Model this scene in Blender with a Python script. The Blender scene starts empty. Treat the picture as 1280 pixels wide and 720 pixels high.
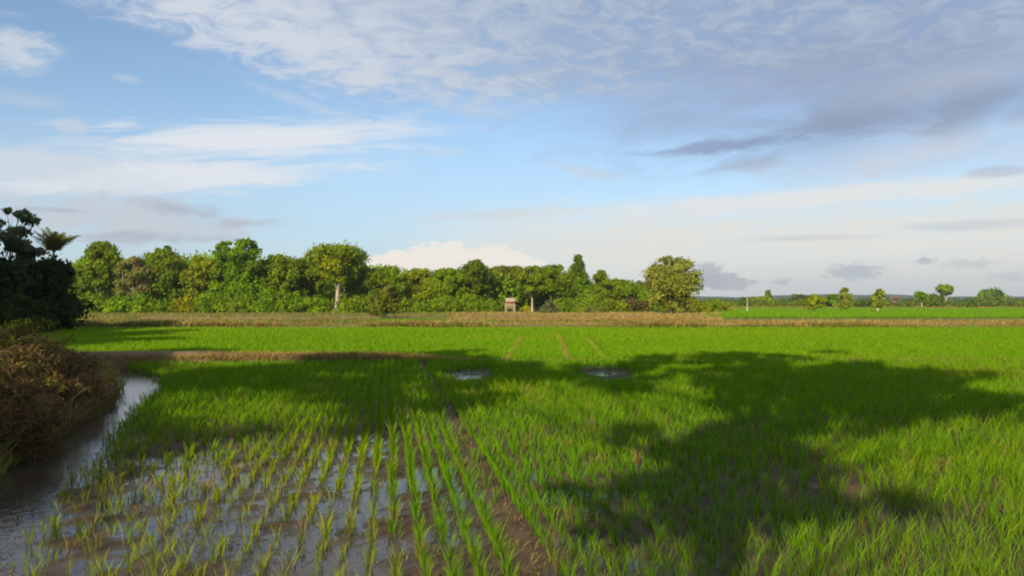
import bpy, math, random
import numpy as np
from mathutils import Vector

SC = bpy.context.scene
COL = SC.collection
RNG = np.random.default_rng(7)
CAM_H = 2.4          # eye height above the paddy
F, CX, HZ = 1000.0, 640.0, 378.0   # focal length / principal column / horizon row of the 1280 px photograph


def gx(px, Y):
    return (px - CX) / F * Y


def gy(py):
    return CAM_H * F / (py - HZ)


def zat(py, Y):
    return CAM_H + (HZ - py) / F * Y


# ------------------------------------------------------------------ noise
def vnoise(x, y, seed=0):
    x = np.asarray(x, float); y = np.asarray(y, float)
    xi = np.floor(x).astype(np.int64); yi = np.floor(y).astype(np.int64)
    fx = x - xi; fy = y - yi
    fx = fx * fx * (3 - 2 * fx); fy = fy * fy * (3 - 2 * fy)

    def h(a, b):
        n = (a * 374761393 + b * 668265263 + seed * 1442695041) & 0x7fffffff
        n = ((n ^ (n >> 13)) * 1274126177) & 0x7fffffff
        return ((n ^ (n >> 16)) & 0xffff) / 65535.0
    a = h(xi, yi); b = h(xi + 1, yi); c = h(xi, yi + 1); d = h(xi + 1, yi + 1)
    return (a * (1 - fx) + b * fx) * (1 - fy) + (c * (1 - fx) + d * fx) * fy


def fbm(x, y, seed=0, oct=4):
    s = 0; amp = .5; tot = 0
    for i in range(oct):
        s = s + amp * vnoise(x * 2 ** i, y * 2 ** i, seed + i * 17); tot += amp; amp *= .5
    return s / tot


def sstep(a, b, x):
    t = np.clip((x - a) / (b - a), 0, 1)
    return t * t * (3 - 2 * t)


# ------------------------------------------------------------------ object helpers
def tag(o, label=None, cat=None, group=None, kind=None):
    if label: o['label'] = label
    if cat: o['category'] = cat
    if group: o['group'] = group
    if kind: o['kind'] = kind
    return o


def link(name, me, parent=None):
    o = bpy.data.objects.new(name, me)
    COL.objects.link(o)
    if parent: o.parent = parent
    return o


def empty(name, loc, rz=0, sc=(1, 1, 1)):
    o = bpy.data.objects.new(name, None)
    o.empty_display_size = .5
    COL.objects.link(o)
    o.location = loc; o.rotation_euler = (0, 0, rz); o.scale = sc
    return o


def np_mesh(name, verts, faces, mat, cols=None, smooth=False):
    """faces: int array (n,k), k = 3 or 4;  cols: per-vertex rgb"""
    me = bpy.data.meshes.new(name)
    verts = np.asarray(verts, np.float32); faces = np.asarray(faces, np.int32)
    k = faces.shape[1]
    me.vertices.add(len(verts)); me.vertices.foreach_set('co', verts.ravel())
    me.loops.add(faces.size); me.loops.foreach_set('vertex_index', faces.ravel())
    me.polygons.add(len(faces))
    me.polygons.foreach_set('loop_start', np.arange(0, faces.size, k, dtype=np.int32))
    me.polygons.foreach_set('loop_total', np.full(len(faces), k, np.int32))
    if smooth: me.polygons.foreach_set('use_smooth', np.ones(len(faces), bool))
    if cols is not None:
        at = me.color_attributes.new('Col', 'FLOAT_COLOR', 'POINT')
        c = np.ones((len(verts), 4), np.float32); c[:, :3] = cols
        at.data.foreach_set('color', c.ravel())
    me.update(); me.validate()
    me.materials.append(mat)
    return me


class Geo:
    """collects quads"""
    def __init__(s): s.v = []; s.f = []; s.c = []; s.n = 0

    def add(s, v, f, c):
        v = np.asarray(v, float); s.v.append(v); s.f.append(np.asarray(f, int) + s.n)
        c = np.asarray(c, float)
        if c.ndim == 1: c = np.tile(c, (len(v), 1))
        s.c.append(c); s.n += len(v)

    def tube(s, pts, rad, col=(.2, .2, .2), sides=7):
        pts = np.asarray(pts, float); n = len(pts)
        d = np.gradient(pts, axis=0); d /= np.linalg.norm(d, axis=1)[:, None] + 1e-9
        up = np.array([.31, .17, .93]) if abs(d[0][2]) < .9 else np.array([1., .1, 0])
        vs = []
        a = np.linspace(0, 2 * math.pi, sides, endpoint=False)
        for i in range(n):
            u = np.cross(d[i], up); u /= np.linalg.norm(u) + 1e-9; w = np.cross(d[i], u)
            vs.append(pts[i] + rad[i] * (np.cos(a)[:, None] * u + np.sin(a)[:, None] * w))
        vs = np.concatenate(vs); fs = []
        for i in range(n - 1):
            for j in range(sides):
                k = (j + 1) % sides
                fs.append((i * sides + j, i * sides + k, (i + 1) * sides + k, (i + 1) * sides + j))
        s.add(vs, fs, col)

    def box(s, c, d, col=(.2, .2, .2)):
        c = np.array(c, float); d = np.array(d, float) / 2
        v = [c + d * np.array(q) for q in ((-1, -1, -1), (1, -1, -1), (1, 1, -1), (-1, 1, -1), (-1, -1, 1), (1, -1, 1), (1, 1, 1), (-1, 1, 1))]
        s.add(v, [(3, 2, 1, 0), (4, 5, 6, 7), (0, 1, 5, 4), (1, 2, 6, 5), (2, 3, 7, 6), (3, 0, 4, 7)], col)

    def mesh(s, name, mat, smooth=False):
        return np_mesh(name, np.concatenate(s.v), np.concatenate(s.f), mat, np.concatenate(s.c), smooth)


# ------------------------------------------------------------------ materials
def new_mat(name):
    m = bpy.data.materials.new(name); m.use_nodes = True
    nt = m.node_tree; nt.nodes.clear()
    return m, nt


def leaf_mat(name, trans=.35, rough=.55, bump=.25, spec=.25):
    """leaf colour from the mesh's own colour attribute, diffuse + light passing through the blade"""
    m, nt = new_mat(name); N = nt.nodes; L = nt.links
    at = N.new('ShaderNodeAttribute'); at.attribute_name = 'Col'
    no = N.new('ShaderNodeTexNoise'); no.inputs['Scale'].default_value = 9; no.inputs['Detail'].default_value = 2
    geo = N.new('ShaderNodeNewGeometry'); L.new(geo.outputs['Position'], no.inputs['Vector'])
    hs = N.new('ShaderNodeHueSaturation'); L.new(at.outputs['Color'], hs.inputs['Color'])
    mr = N.new('ShaderNodeMapRange'); mr.inputs[3].default_value = 1 - bump; mr.inputs[4].default_value = 1 + bump
    L.new(no.outputs['Fac'], mr.inputs[0]); L.new(mr.outputs[0], hs.inputs['Value'])
    b = N.new('ShaderNodeBsdfPrincipled'); b.inputs['Roughness'].default_value = rough
    b.inputs['Specular IOR Level'].default_value = spec
    t = N.new('ShaderNodeBsdfTranslucent'); mx = N.new('ShaderNodeMixShader'); mx.inputs[0].default_value = trans
    o = N.new('ShaderNodeOutputMaterial')
    L.new(hs.outputs['Color'], b.inputs['Base Color']); L.new(hs.outputs['Color'], t.inputs['Color'])
    L.new(b.outputs[0], mx.inputs[1]); L.new(t.outputs[0], mx.inputs[2]); L.new(mx.outputs[0], o.inputs[0])
    return m


def solid_mat(name, rough=.85, var=.3, scale=6, bump=.3, base=None, spec=.3):
    m, nt = new_mat(name); N = nt.nodes; L = nt.links
    no = N.new('ShaderNodeTexNoise'); no.inputs['Scale'].default_value = scale; no.inputs['Detail'].default_value = 5
    geo = N.new('ShaderNodeNewGeometry'); L.new(geo.outputs['Position'], no.inputs['Vector'])
    hs = N.new('ShaderNodeHueSaturation')
    if base is None:
        at = N.new('ShaderNodeAttribute'); at.attribute_name = 'Col'; L.new(at.outputs['Color'], hs.inputs['Color'])
    else:
        hs.inputs['Color'].default_value = (*base, 1)
    mr = N.new('ShaderNodeMapRange'); mr.inputs[1].default_value = .25; mr.inputs[2].default_value = .75
    mr.inputs[3].default_value = 1 - var; mr.inputs[4].default_value = 1 + var
    L.new(no.outputs['Fac'], mr.inputs[0]); L.new(mr.outputs[0], hs.inputs['Value'])
    b = N.new('ShaderNodeBsdfPrincipled'); b.inputs['Roughness'].default_value = rough
    b.inputs['Specular IOR Level'].default_value = spec
    bp = N.new('ShaderNodeBump'); bp.inputs['Strength'].default_value = bump; bp.inputs['Distance'].default_value = .05
    L.new(no.outputs['Fac'], bp.inputs['Height']); L.new(bp.outputs[0], b.inputs['Normal'])
    o = N.new('ShaderNodeOutputMaterial')
    L.new(hs.outputs['Color'], b.inputs['Base Color']); L.new(b.outputs[0], o.inputs[0])
    return m


M_RICE = leaf_mat('rice_blade', .42, .6, .2, .08)
M_DRY = leaf_mat('dry_grass', .3, .8, .3, .1)
M_LEAF = leaf_mat('tree_leaf', .38, .7, .25, .06)
M_BARK = solid_mat('bark', .9, .35, 4, .6)
M_GROUND = solid_mat('soil_and_turf', .8, .35, 1.7, .25)
_n = M_GROUND.node_tree.nodes; _l = M_GROUND.node_tree.links      # mud within a hand of the water is wet and shines
_g = _n.new('ShaderNodeNewGeometry'); _s = _n.new('ShaderNodeSeparateXYZ'); _l.new(_g.outputs['Position'], _s.inputs[0])
_r = _n.new('ShaderNodeMapRange'); _r.interpolation_type = 'SMOOTHSTEP'
for _i, _v in ((1, -.002), (2, .022), (3, .2), (4, .85)): _r.inputs[_i].default_value = _v
_l.new(_s.outputs[2], _r.inputs[0])
_f = _n.new('ShaderNodeTexNoise'); _f.inputs['Scale'].default_value = 11; _f.inputs['Detail'].default_value = 7; _f.inputs['Roughness'].default_value = .65
_l.new(_g.outputs['Position'], _f.inputs['Vector'])
_q = next(q for q in _n if q.type == 'BUMP'); _p = _n.new('ShaderNodeBump'); _p.inputs['Strength'].default_value = .7; _p.inputs['Distance'].default_value = .05
_l.new(_f.outputs['Fac'], _p.inputs['Height']); _l.new(_p.outputs[0], _q.inputs['Normal'])
_b = next(q for q in _n if q.type == 'BSDF_PRINCIPLED'); _l.new(_r.outputs[0], _b.inputs['Roughness'])
M_TIMBER = solid_mat('timber', .8, .25, 8, .2)


def water_mat():
    m, nt = new_mat('paddy_water'); N = nt.nodes; L = nt.links
    b = N.new('ShaderNodeBsdfPrincipled')
    b.inputs['Base Color'].default_value = (.05, .038, .026, 1)
    b.inputs['Roughness'].default_value = .09; b.inputs['IOR'].default_value = 1.33
    geo = N.new('ShaderNodeNewGeometry')
    n1 = N.new('ShaderNodeTexNoise'); n1.inputs['Scale'].default_value = 7; n1.inputs['Detail'].default_value = 4
    L.new(geo.outputs['Position'], n1.inputs['Vector'])
    bp = N.new('ShaderNodeBump'); bp.inputs['Strength'].default_value = .25; bp.inputs['Distance'].default_value = .02
    L.new(n1.outputs['Fac'], bp.inputs['Height']); L.new(bp.outputs[0], b.inputs['Normal'])
    o = N.new('ShaderNodeOutputMaterial'); L.new(b.outputs[0], o.inputs[0])
    return m


# ------------------------------------------------------------------ camera, light, sky
cam = bpy.data.cameras.new('camera'); cam.sensor_width = 36; cam.lens = 36 * F / 1280
cam.clip_start = .1; cam.clip_end = 30000
co = bpy.data.objects.new('camera', cam); COL.objects.link(co)
co.location = (0, 0, CAM_H); co.rotation_euler = (math.radians(90) + math.atan((HZ - 360) / F), 0, 0)
SC.camera = co

SUN_EL, SUN_AZ = math.radians(25), math.radians(20)     # light travels forward and SUN_AZ to the right
LDIR = Vector((math.sin(SUN_AZ) * math.cos(SUN_EL), math.cos(SUN_AZ) * math.cos(SUN_EL), -math.sin(SUN_EL)))
sun = bpy.data.lights.new('sun', 'SUN'); sun.energy = 4.6; sun.angle = math.radians(.55); sun.color = (1, .85, .60)
so = bpy.data.objects.new('sun', sun); COL.objects.link(so)
so.rotation_euler = LDIR.to_track_quat('-Z', 'Y').to_euler(); so.location = (-20, -40, 40)

W = bpy.data.worlds.new('World'); SC.world = W; W.use_nodes = True
wt = W.node_tree; wt.nodes.clear()
BG = .1
EXPO = .5


class E:
    def __init__(s, k): s.k = k
    def __add__(a, b): return mth('ADD', a, b)
    def __radd__(a, b): return mth('ADD', b, a)
    def __sub__(a, b): return mth('SUBTRACT', a, b)
    def __rsub__(a, b): return mth('SUBTRACT', b, a)
    def __mul__(a, b): return mth('MULTIPLY', a, b)
    def __rmul__(a, b): return mth('MULTIPLY', b, a)
    def __truediv__(a, b): return mth('DIVIDE', a, b)


def put(sock, v):
    if isinstance(v, E): wt.links.new(v.k, sock)
    else: sock.default_value = v


def mth(op, a, b=0.0, c=0.0):
    n = wt.nodes.new('ShaderNodeMath'); n.operation = op
    put(n.inputs[0], a); put(n.inputs[1], b); put(n.inputs[2], c)
    return E(n.outputs[0])


def ss(lo, hi, x):
    n = wt.nodes.new('ShaderNodeMapRange'); n.interpolation_type = 'SMOOTHSTEP'
    put(n.inputs[0], x); n.inputs[1].default_value = lo; n.inputs[2].default_value = hi
    return E(n.outputs[0])


def vec(x, y, z):
    n = wt.nodes.new('ShaderNodeCombineXYZ')
    put(n.inputs[0], x); put(n.inputs[1], y); put(n.inputs[2], z)
    return E(n.outputs[0])


def wnoise(v, scale, detail=6, rough=.55, dist=0.0):
    n = wt.nodes.new('ShaderNodeTexNoise'); put(n.inputs['Vector'], v)
    n.inputs['Scale'].default_value = scale; n.inputs['Detail'].default_value = detail
    n.inputs['Roughness'].default_value = rough; n.inputs['Distortion'].default_value = dist
    return E(n.outputs[0])


def mixc(fac, a, b):
    n = wt.nodes.new('ShaderNodeMix'); n.data_type = 'RGBA'
    put(n.inputs[0], fac); put(n.inputs[6], a if isinstance(a, E) else (*[q / BG / 2 ** EXPO for q in a], 1))
    put(n.inputs[7], b if isinstance(b, E) else (*[q / BG / 2 ** EXPO for q in b], 1))
    return E(n.outputs[2])


def build_sky():
    tc = wt.nodes.new('ShaderNodeTexCoord')
    sp = wt.nodes.new('ShaderNodeSeparateXYZ'); wt.links.new(tc.outputs['Generated'], sp.inputs[0])
    x, y, z = (E(sp.outputs[i]) for i in range(3))
    az = mth('ARCTAN2', x, y); el = mth('ARCSINE', z)
    sky = wt.nodes.new('ShaderNodeTexSky'); sky.sky_type = 'NISHITA'; sky.sun_disc = False
    sky.sun_elevation = SUN_EL; sky.sun_rotation = math.pi + SUN_AZ
    sky.air_density = 1.0; sky.dust_density = .4; sky.ozone_density = 2.2
    c = E(sky.outputs[0])
    zz = mth('MAXIMUM', z, 0.0) + .09
    pl = vec(x / zz, y / zz, 0.0)                   # the cloud layers as flat sheets overhead
    st = vec(az * 2.6, el * 8.0 - az * .7, 3.1)               # low streaky layers near the horizon
    n_fib = wnoise(vec(az * 2.0 + el * 1.0, el * 16.0 - az * 1.6, 5.0), 4.0, 8, .66, .7)
    n_alto = wnoise(pl, 7.5, 8, .68, .6)
    n_big = wnoise(pl, .9, 4, .55, .3)
    n_str = wnoise(st, 2.6, 8, .62, .9)
    n_fine = wnoise(st, 6.0, 7, .62, .6)
    n_ch = wnoise(vec(az * 1.2, el * 2.4, 2.0), 60, 6, .62, .3)
    n_cum = wnoise(vec(az, el * 1.5, 7.0), 24, 6, .6, .3)

    def ctr(px, py):
        a = (px - CX) / F; q = math.atan(a)
        return q, math.atan((HZ - py) / F * math.cos(q)), math.cos(q)

    def ell(px, py, rx, ry, tilt=0, nz=None, k=.8, soft=.5, lo=0.0):
        q, e, cq = ctr(px, py)
        du = az - q; dv = el - e
        t = math.radians(tilt); rx = rx / F * cq * cq; ry = ry / F * cq
        u = (du * math.cos(t) + dv * math.sin(t)) * (1 / rx)
        v = (dv * math.cos(t) - du * math.sin(t)) * (1 / ry)
        m = 1.0 - mth('SQRT', u * u + v * v)
        if nz is not None: m = m + (nz - .5) * (3.4 * k)
        return ss(lo, lo + soft * 1.25, m)

    def lay(c, m, col, op=1.0):
        return mixc(m * op, c, col)

    # haze and pale veil low over the horizon, whiter to the right
    veil = ss(.24, .03, el + (n_str - .5) * .05)
    c = lay(c, veil, (.37, .52, .72), .6)
    rt = ss(-.22, .12, az)
    edge = ss(.135, .085, el + (n_str - .5) * .09 - az * .012)
    c = lay(c, rt * edge * (.68 + ss(.38, .6, n_fib) * .32), (.82, .80, .74), .92)
    low = ss(.07, .0, el) * ss(.05, .4, az)
    c = lay(c, low, (.60, .64, .66), .75)
    # upper high veil, blue-grey, right half
    m = ss(-.05, .35, az) * ss(.10, .30, el + (n_big - .5) * .25)
    c = lay(c, m, (.33, .42, .66), .6)
    # the mottled sheet across the top
    top = mth('MAXIMUM', az * -.27 + .195, .245)
    m = ss(-.02, .035, el - top + (n_alto - .5) * .07 + (n_big - .5) * .05)
    gap = ss(.15, .55, n_alto + (n_big - .5) * .5)
    wr = ss(-.5, .28, az)
    c = lay(c, m * gap, mixc(wr, (.66, .70, .78), mixc(ss(.35, .65, n_alto), (.27, .35, .50), (.43, .51, .63))), .88)
    c = lay(c, ell(420, 60, 300, 60, -10, n_alto, 1.0, .7), (.62, .68, .77), .4)
    c = lay(c, ell(330, 40, 220, 45, -14, n_alto, 1.0, .7), (.66, .71, .78), .5)
    c = lay(c, ell(1020, 105, 420, 85, 4, n_big, .6, 1.0), (.31, .37, .50), .5)
    # lilac bank and its darker streak on the right
    c = lay(c, ell(1010, 150, 420, 95, 3, n_str, .8, .9), (.33, .39, .55), .55)
    c = lay(c, ell(1150, 195, 340, 55, 6, n_str, .6, .9), (.66, .68, .72), .7)
    c = lay(c, ell(1180, 105, 200, 32, 8, n_str, .8, .8), (.50, .55, .63), .55)
    c = lay(c, ell(1060, 150, 290, 48, 7, n_str, .6, 1.0), (.24, .30, .425), .68)
    c = lay(c, ell(1230, 138, 190, 40, 8, n_str, .6, 1.0), (.25, .31, .435), .68)
    c = lay(c, ell(900, 182, 130, 12, 3, n_fine, .7, .6), (.23, .28, .43), .65)
    # white fan on the left: two limbs and the veil between them
    c = lay(c, ell(100, 210, 320, 62, 4, n_fib, .5, .8), (.66, .72, .80), .75)
    c = lay(c, ell(330, 174, 290, 30, 5, n_fib, .55, .6), (.80, .82, .86), .9)
    c = lay(c, ell(240, 222, 290, 24, 6, n_fib, .55, .6), (.78, .81, .86), .9)
    c = lay(c, ell(60, 210, 200, 30, -4, n_str, .8, .8), (.66, .71, .77), .6)
    c = lay(c, ell(400, 135, 130, 12, -16, n_str, .8, .8), (.58, .66, .78), .5)
    # small ones
    c = lay(c, ell(15, 58, 68, 38, -12, n_alto, .7, .7), (.62, .68, .76), .85)
    c = lay(c, ell(155, 97, 34, 10, -4, n_str, .5, .7), (.55, .62, .74), .6)
    c = lay(c, ell(85, 158, 38, 14, -5, n_str, .5, .7), (.58, .65, .76), .7)
    c = lay(c, ell(30, 125, 110, 16, 0, n_str, .6, .8), (.50, .59, .73), .6)
    c = lay(c, ell(555, 190, 50, 7, 4, n_str, .5, .7), (.62, .69, .78), .6)
    c = lay(c, ell(730, 215, 60, 11, -12, n_str, .6, .7), (.60, .67, .76), .6)
    c = lay(c, ell(590, 135, 60, 14, -6, n_str, .6, .8), (.55, .62, .73), .5)
    # white streaks in the right middle
    c = lay(c, ell(1000, 247, 360, 18, 2.5, n_fine, .4, .7), (.80, .81, .80), .9)
    c = lay(c, ell(1180, 236, 200, 15, 3, n_fine, .4, .7), (.80, .81, .80), .8)
    c = lay(c, ell(620, 268, 140, 8, 3, n_fine, .6, .7), (.68, .71, .73), .6)
    # flat grey cloud low on the left
    c = lay(c, ell(170, 278, 220, 46, -3, n_fine, .5, .6), (.58, .61, .67), .85)
    c = lay(c, ell(225, 262, 90, 16, -8, n_cum, .6, .8), (.43, .45, .52), .75)
    c = lay(c, ell(290, 279, 90, 9, 3, n_fine, .6, .9), (.45, .48, .56), .7)
    c = lay(c, ell(190, 298, 150, 12, 1, n_fine, .7, .7), (.42, .45, .53), .75)
    c = lay(c, ell(70, 262, 60, 5, 0, n_fine, .6, .6), (.44, .47, .54), .7)
    # bright heaped cloud above the wood
    c = lay(c, ell(562, 344, 140, 42, 0, n_cum, .45, .12), (.94, .88, .79), .95)
    c = lay(c, ell(500, 336, 55, 24, 0, n_ch, .35, .2), (.94, .87, .78), .95)
    # warm glow band of thin cloud
    c = lay(c, ell(780, 310, 300, 34, 0, n_str, .6, .9), (.80, .77, .70), .4)
    # small grey heaps near the horizon
    c = lay(c, ell(884, 346, 28, 22, 0, n_ch, .45, .3, .05), (.46, .48, .54), .85)
    c = lay(c, ell(905, 352, 48, 13, -4, n_ch, .45, .3, .05), (.43, .46, .52), .85)
    c = lay(c, ell(1070, 340, 46, 14, 0, n_ch, .55, .5), (.42, .47, .54), .75)
    c = lay(c, ell(978, 352, 18, 6, 0, n_ch, .6, .6), (.44, .47, .52), .7)
    c = lay(c, ell(1158, 326, 20, 6, 0, n_ch, .6, .6), (.42, .46, .52), .7)
    c = lay(c, ell(1212, 330, 46, 9, 0, n_ch, .7, .6), (.50, .54, .59), .55)
    c = lay(c, ell(1258, 347, 34, 10, 0, n_ch, .6, .6), (.50, .54, .59), .55)
    c = lay(c, ell(1245, 214, 60, 10, -2, n_fine, .5, .6), (.46, .50, .58), .6)
    c = lay(c, ell(1020, 297, 130, 5, 0, n_fine, .6, .6), (.60, .61, .63), .5)
    c = lay(c, ell(1215, 282, 110, 10, 0, n_fine, .6, .6), (.56, .58, .62), .5)
    b = wt.nodes.new('ShaderNodeBackground'); b.inputs[1].default_value = BG
    wt.links.new(c.k, b.inputs[0])
    o = wt.nodes.new('ShaderNodeOutputWorld'); wt.links.new(b.outputs[0], o.inputs[0])


build_sky()

# ------------------------------------------------------------------ ground
ROW_S = -.156          # the planting rows run forward and a little to the left
CHAN = np.array([(7.0, -4.9, .4), (9, -5.8, .5), (11, -6.6, .5), (13, -7.2, .5), (15, -8.0, .55), (18, -9.1, .65), (21, -10.1, .75), (24, -11.2, .7), (27, -12.9, .5), (29.5, -15.0, .4)])  # Y, X, half width
BANK = np.array([(4, -6.2), (10, -7.1), (13, -7.9), (16, -8.75), (18.5, -9.5), (22, -11.2), (26, -13.3), (30, -16.5), (36, -22), (60, -39), (90, -60)])          # Y, X of the foot of the left bank


def chan_d(x, y):
    return np.abs(x - np.interp(y, CHAN[:, 0], CHAN[:, 1])) / np.interp(y, CHAN[:, 0], CHAN[:, 2])


def bank_x(y):
    return np.interp(y, BANK[:, 0], BANK[:, 1])


def blob(x, y, px, py, rpx, rpy):
    """soft ellipse on the ground, given where it lies in the photograph"""
    Y = gy(py); X = gx(px, Y); rx = rpx / F * Y; ry = (gy(py - rpy) - gy(py + rpy)) / 2
    return np.exp(-((x - X) / rx) ** 2 - ((y - Y) / ry) ** 2)


def wet(x, y):
    w = .9 * blob(x, y, 150, 655, 150, 48) + .9 * blob(x, y, 445, 640, 75, 55) + .8 * blob(x, y, 230, 600, 90, 35)
    w = w + .6 * blob(x, y, 590, 470, 26, 5) + .8 * blob(x, y, 757, 469, 28, 6) + .6 * blob(x, y, 1190, 680, 140, 35)
    w = w + .55 * blob(x, y, 60, 700, 120, 30) + .5 * blob(x, y, 480, 575, 50, 20) + .45 * blob(x, y, 350, 690, 200, 40)
    return np.clip(w, 0, .9)


def lane(x, y):
    """distance from the bare lane between the rows"""
    return np.abs(x - (.16 + ROW_S * (y - 7.45)) + .12 * (vnoise(y * .5, 0 * y, 5) - .5))


def ground_z(x, y):
    near = (1 - sstep(34, 40, y)) * sstep(-60, -40, -np.abs(x))
    n = fbm(x * 1.7, y * 1.5, 3, 4) - .5
    n2 = fbm(x * 4.5, y * 4.5, 11, 3) - .5
    z = near * (.016 + .03 * sstep(.5, 2.0, x - (.16 + ROW_S * (y - 7.45))) + .03 * sstep(13, 17, y) + .10 * n + .055 * n2 - .06 * np.clip(blob(x, y, 590, 470, 30, 7) + blob(x, y, 757, 469, 32, 8), 0, 1) - .032 * wet(x, y) + .03 * blob(x, y, 60, 630, 90, 40)) + (1 - near) * .05
    c = np.where((y > 5) & (y < 31), np.exp(-chan_d(x, y) ** 2 * .9), 0)
    z = z - .16 * c
    z = z + np.where((y < 31), .015 * np.exp(-(lane(x, y) / .12) ** 2) * (.3 + 1.4 * vnoise(x * 6, y * 3, 8)), 0)
    d = bank_x(y) - x
    h = sstep(-.15, 2.6, d) * (1.05 - .7 * sstep(24, 34, y)) * (y > -40) * (1 - sstep(60, 90, y))
    z = z + h * (.8 + .5 * n)
    far = sstep(110, 170, y)
    z = z + far * .15 * (fbm(x * .03, y * .03, 9, 3) - .5)
    # the dyke the photographer stands on
    z = z + .75 * (1 - sstep(1.0, 3.4, y)) * (x > -60)
    return z


def zone_col(x, y):
    n = fbm(x * .35, y * .35, 21, 4); nf = fbm(x * .06, y * .03, 31, 3)
    mud = np.array((.070, .046, .024)); c = np.tile(mud, (len(x), 1)) * (.75 + .6 * n)[:, None]
    def mix(c, col, t): return c * (1 - t[:, None]) + np.array(col) * t[:, None] * (.75 + .5 * n)[:, None]
    c = mix(c, (.055, .085, .02), sstep(12, 24, y) * .35)
    c = mix(c, (.13, .075, .04), np.exp(-(lane(x, y) / .12) ** 2) * (y < 31) * (.4 + .6 * vnoise(x * 5, y * 2.5, 4)))
    c = mix(c, (.08, .06, .03), sstep(.2, 1.2, bank_x(y) - x) * (y < 60))
    mid = sstep(31.5, 33, y) * (1 - sstep(69, 71, y))
    c = mix(c, (.07, .15, .015), mid)
    gs = sstep(70, 72, y)
    c = mix(c, (.13, .13, .035), gs)
    # dry grass in the middle and right, green field beyond it, brown line, woods floor
    pxx = x / np.maximum(y, 1) * F + CX
    dry = gs * sstep(590, 640, pxx) * (1 - sstep(100, 112, y) * sstep(860, 900, pxx))
    c = mix(c, (.20, .15, .06), dry * (.35 + .6 * nf))
    gr = gs * sstep(80, 83, y) * (1 - sstep(104, 112, y)) * sstep(455, 475, pxx) * (1 - sstep(605, 630, pxx))
    c = mix(c, (.12, .25, .008), gr)
    gr = sstep(118, 126, y) * sstep(870, 900, pxx) * (1 - sstep(290, 340, y))
    c = mix(c, (.14, .28, .008), gr)
    c = mix(c, (.17, .15, .06), sstep(300, 350, y) * sstep(700, 800, pxx))
    c = mix(c, (.05, .08, .02), sstep(650, 800, y))
    return c


def axis(parts):
    out = []
    for a, b, s in parts: out.append(np.arange(a, b, s))
    return np.concatenate(out)


xs = axis([(-5000, -1000, 500), (-1000, -300, 70), (-300, -80, 10), (-80, -18, 1.2), (-18, 14, .13), (14, 30, .5), (30, 80, 1.2), (80, 300, 8), (300, 1000, 60), (1000, 5001, 500)])
ys = axis([(-600, -60, 60), (-60, 2, 2), (2, 32, .13), (32, 36, .25), (36, 120, 1.2), (120, 400, 4), (400, 1000, 40), (1000, 4501, 500)])
X, Y = np.meshgrid(xs, ys); x1 = X.ravel(); y1 = Y.ravel()
nx, ny = len(xs), len(ys)
idx = np.arange(nx * ny).reshape(ny, nx)
fc = np.stack([idx[:-1, :-1], idx[:-1, 1:], idx[1:, 1:], idx[1:, :-1]], -1).reshape(-1, 4)
g = link('ground', np_mesh('ground', np.stack([x1, y1, ground_z(x1, y1)], 1), fc, M_GROUND, zone_col(x1, y1), True))
tag(g, kind='structure', label='wet brown paddy soil and turf reaching to the horizon')

wv = [(-16.5, 2.2, 0), (40, 2.2, 0), (40, 31.2, 0), (-16.5, 31.2, 0)]
w = link('paddy_water', np_mesh('paddy_water', wv, [(0, 1, 2, 3)], water_mat()))
tag(w, kind='structure', label='shallow muddy water standing between the rice rows')


# ------------------------------------------------------------------ blades (rice and grass)
def blades(px, py, pz, L, lean, az, wid, col, tipcol=None, curve=.35):
    """one bent tapered blade per entry: 5 vertices, one quad and one triangle kept as quads"""
    n = len(px)
    d = np.stack([np.cos(az), np.sin(az), np.zeros(n)], 1)
    s = np.stack([-np.sin(az + 1.1), np.cos(az + 1.1), np.zeros(n)], 1)   # width direction
    base = np.stack([px, py, pz], 1)
    l1 = lean; l2 = lean + curve + lean * .8
    h1 = base + (d * np.sin(l1)[:, None] + np.array([0, 0, 1]) * np.cos(l1)[:, None]) * (L * .55)[:, None]
    h2 = h1 + (d * np.sin(l2)[:, None] + np.array([0, 0, 1]) * np.cos(l2)[:, None]) * (L * .45)[:, None]
    ww = wid[:, None] / 2
    V = np.stack([base - s * ww * .7, base + s * ww * .7, h1 + s * ww, h1 - s * ww, h2 + s * ww * .12, h2 - s * ww * .12], 1)
    k = np.arange(n)[:, None] * 6
    Fq = np.concatenate([k + np.array([0, 1, 2, 3]), k + np.array([3, 2, 4, 5])], 1).reshape(-1, 4)
    if tipcol is None: tipcol = col
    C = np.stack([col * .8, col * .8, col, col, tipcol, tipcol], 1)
    return V.reshape(-1, 3), Fq, C.reshape(-1, 3)


def clumps(x, y, z, nb, L, spread, lean, wid, col, tip, colvar=.18, curve=.35):
    """expand clump positions into blades"""
    nb = np.asarray(nb, int); r = np.repeat(np.arange(len(x)), nb); n = len(r)
    a = RNG.uniform(0, 2 * math.pi, n); q = np.sqrt(RNG.random(n)) * spread[r]
    LL = L[r] * RNG.uniform(.65, 1.1, n)
    le = lean[r] * RNG.uniform(.2, 1.3, n) * np.where(RNG.random(n) < .04, 2.4, 1)
    cj = (1 + RNG.normal(0, colvar, (n, 1))) * (1 + RNG.normal(0, colvar * .3, (n, 3)))
    return blades(x[r] + np.cos(a) * q, y[r] + np.sin(a) * q, z[r], LL, le, a + RNG.normal(0, .5, n), wid[r] * RNG.uniform(.7, 1.2, n),
                  np.clip(col[r] * cj, .005, .6), np.clip(tip[r] * cj, .005, .6), curve)


def stuff(name, parts, mat, label):
    v, f, c = [], [], []; k = 0
    for V, Fq, C in parts:
        v.append(V); f.append(Fq + k); c.append(C); k += len(V)
    o = link(name, np_mesh(name, np.concatenate(v), np.concatenate(f), mat, np.concatenate(c)))
    return tag(o, label, None, None, 'stuff')


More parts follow.
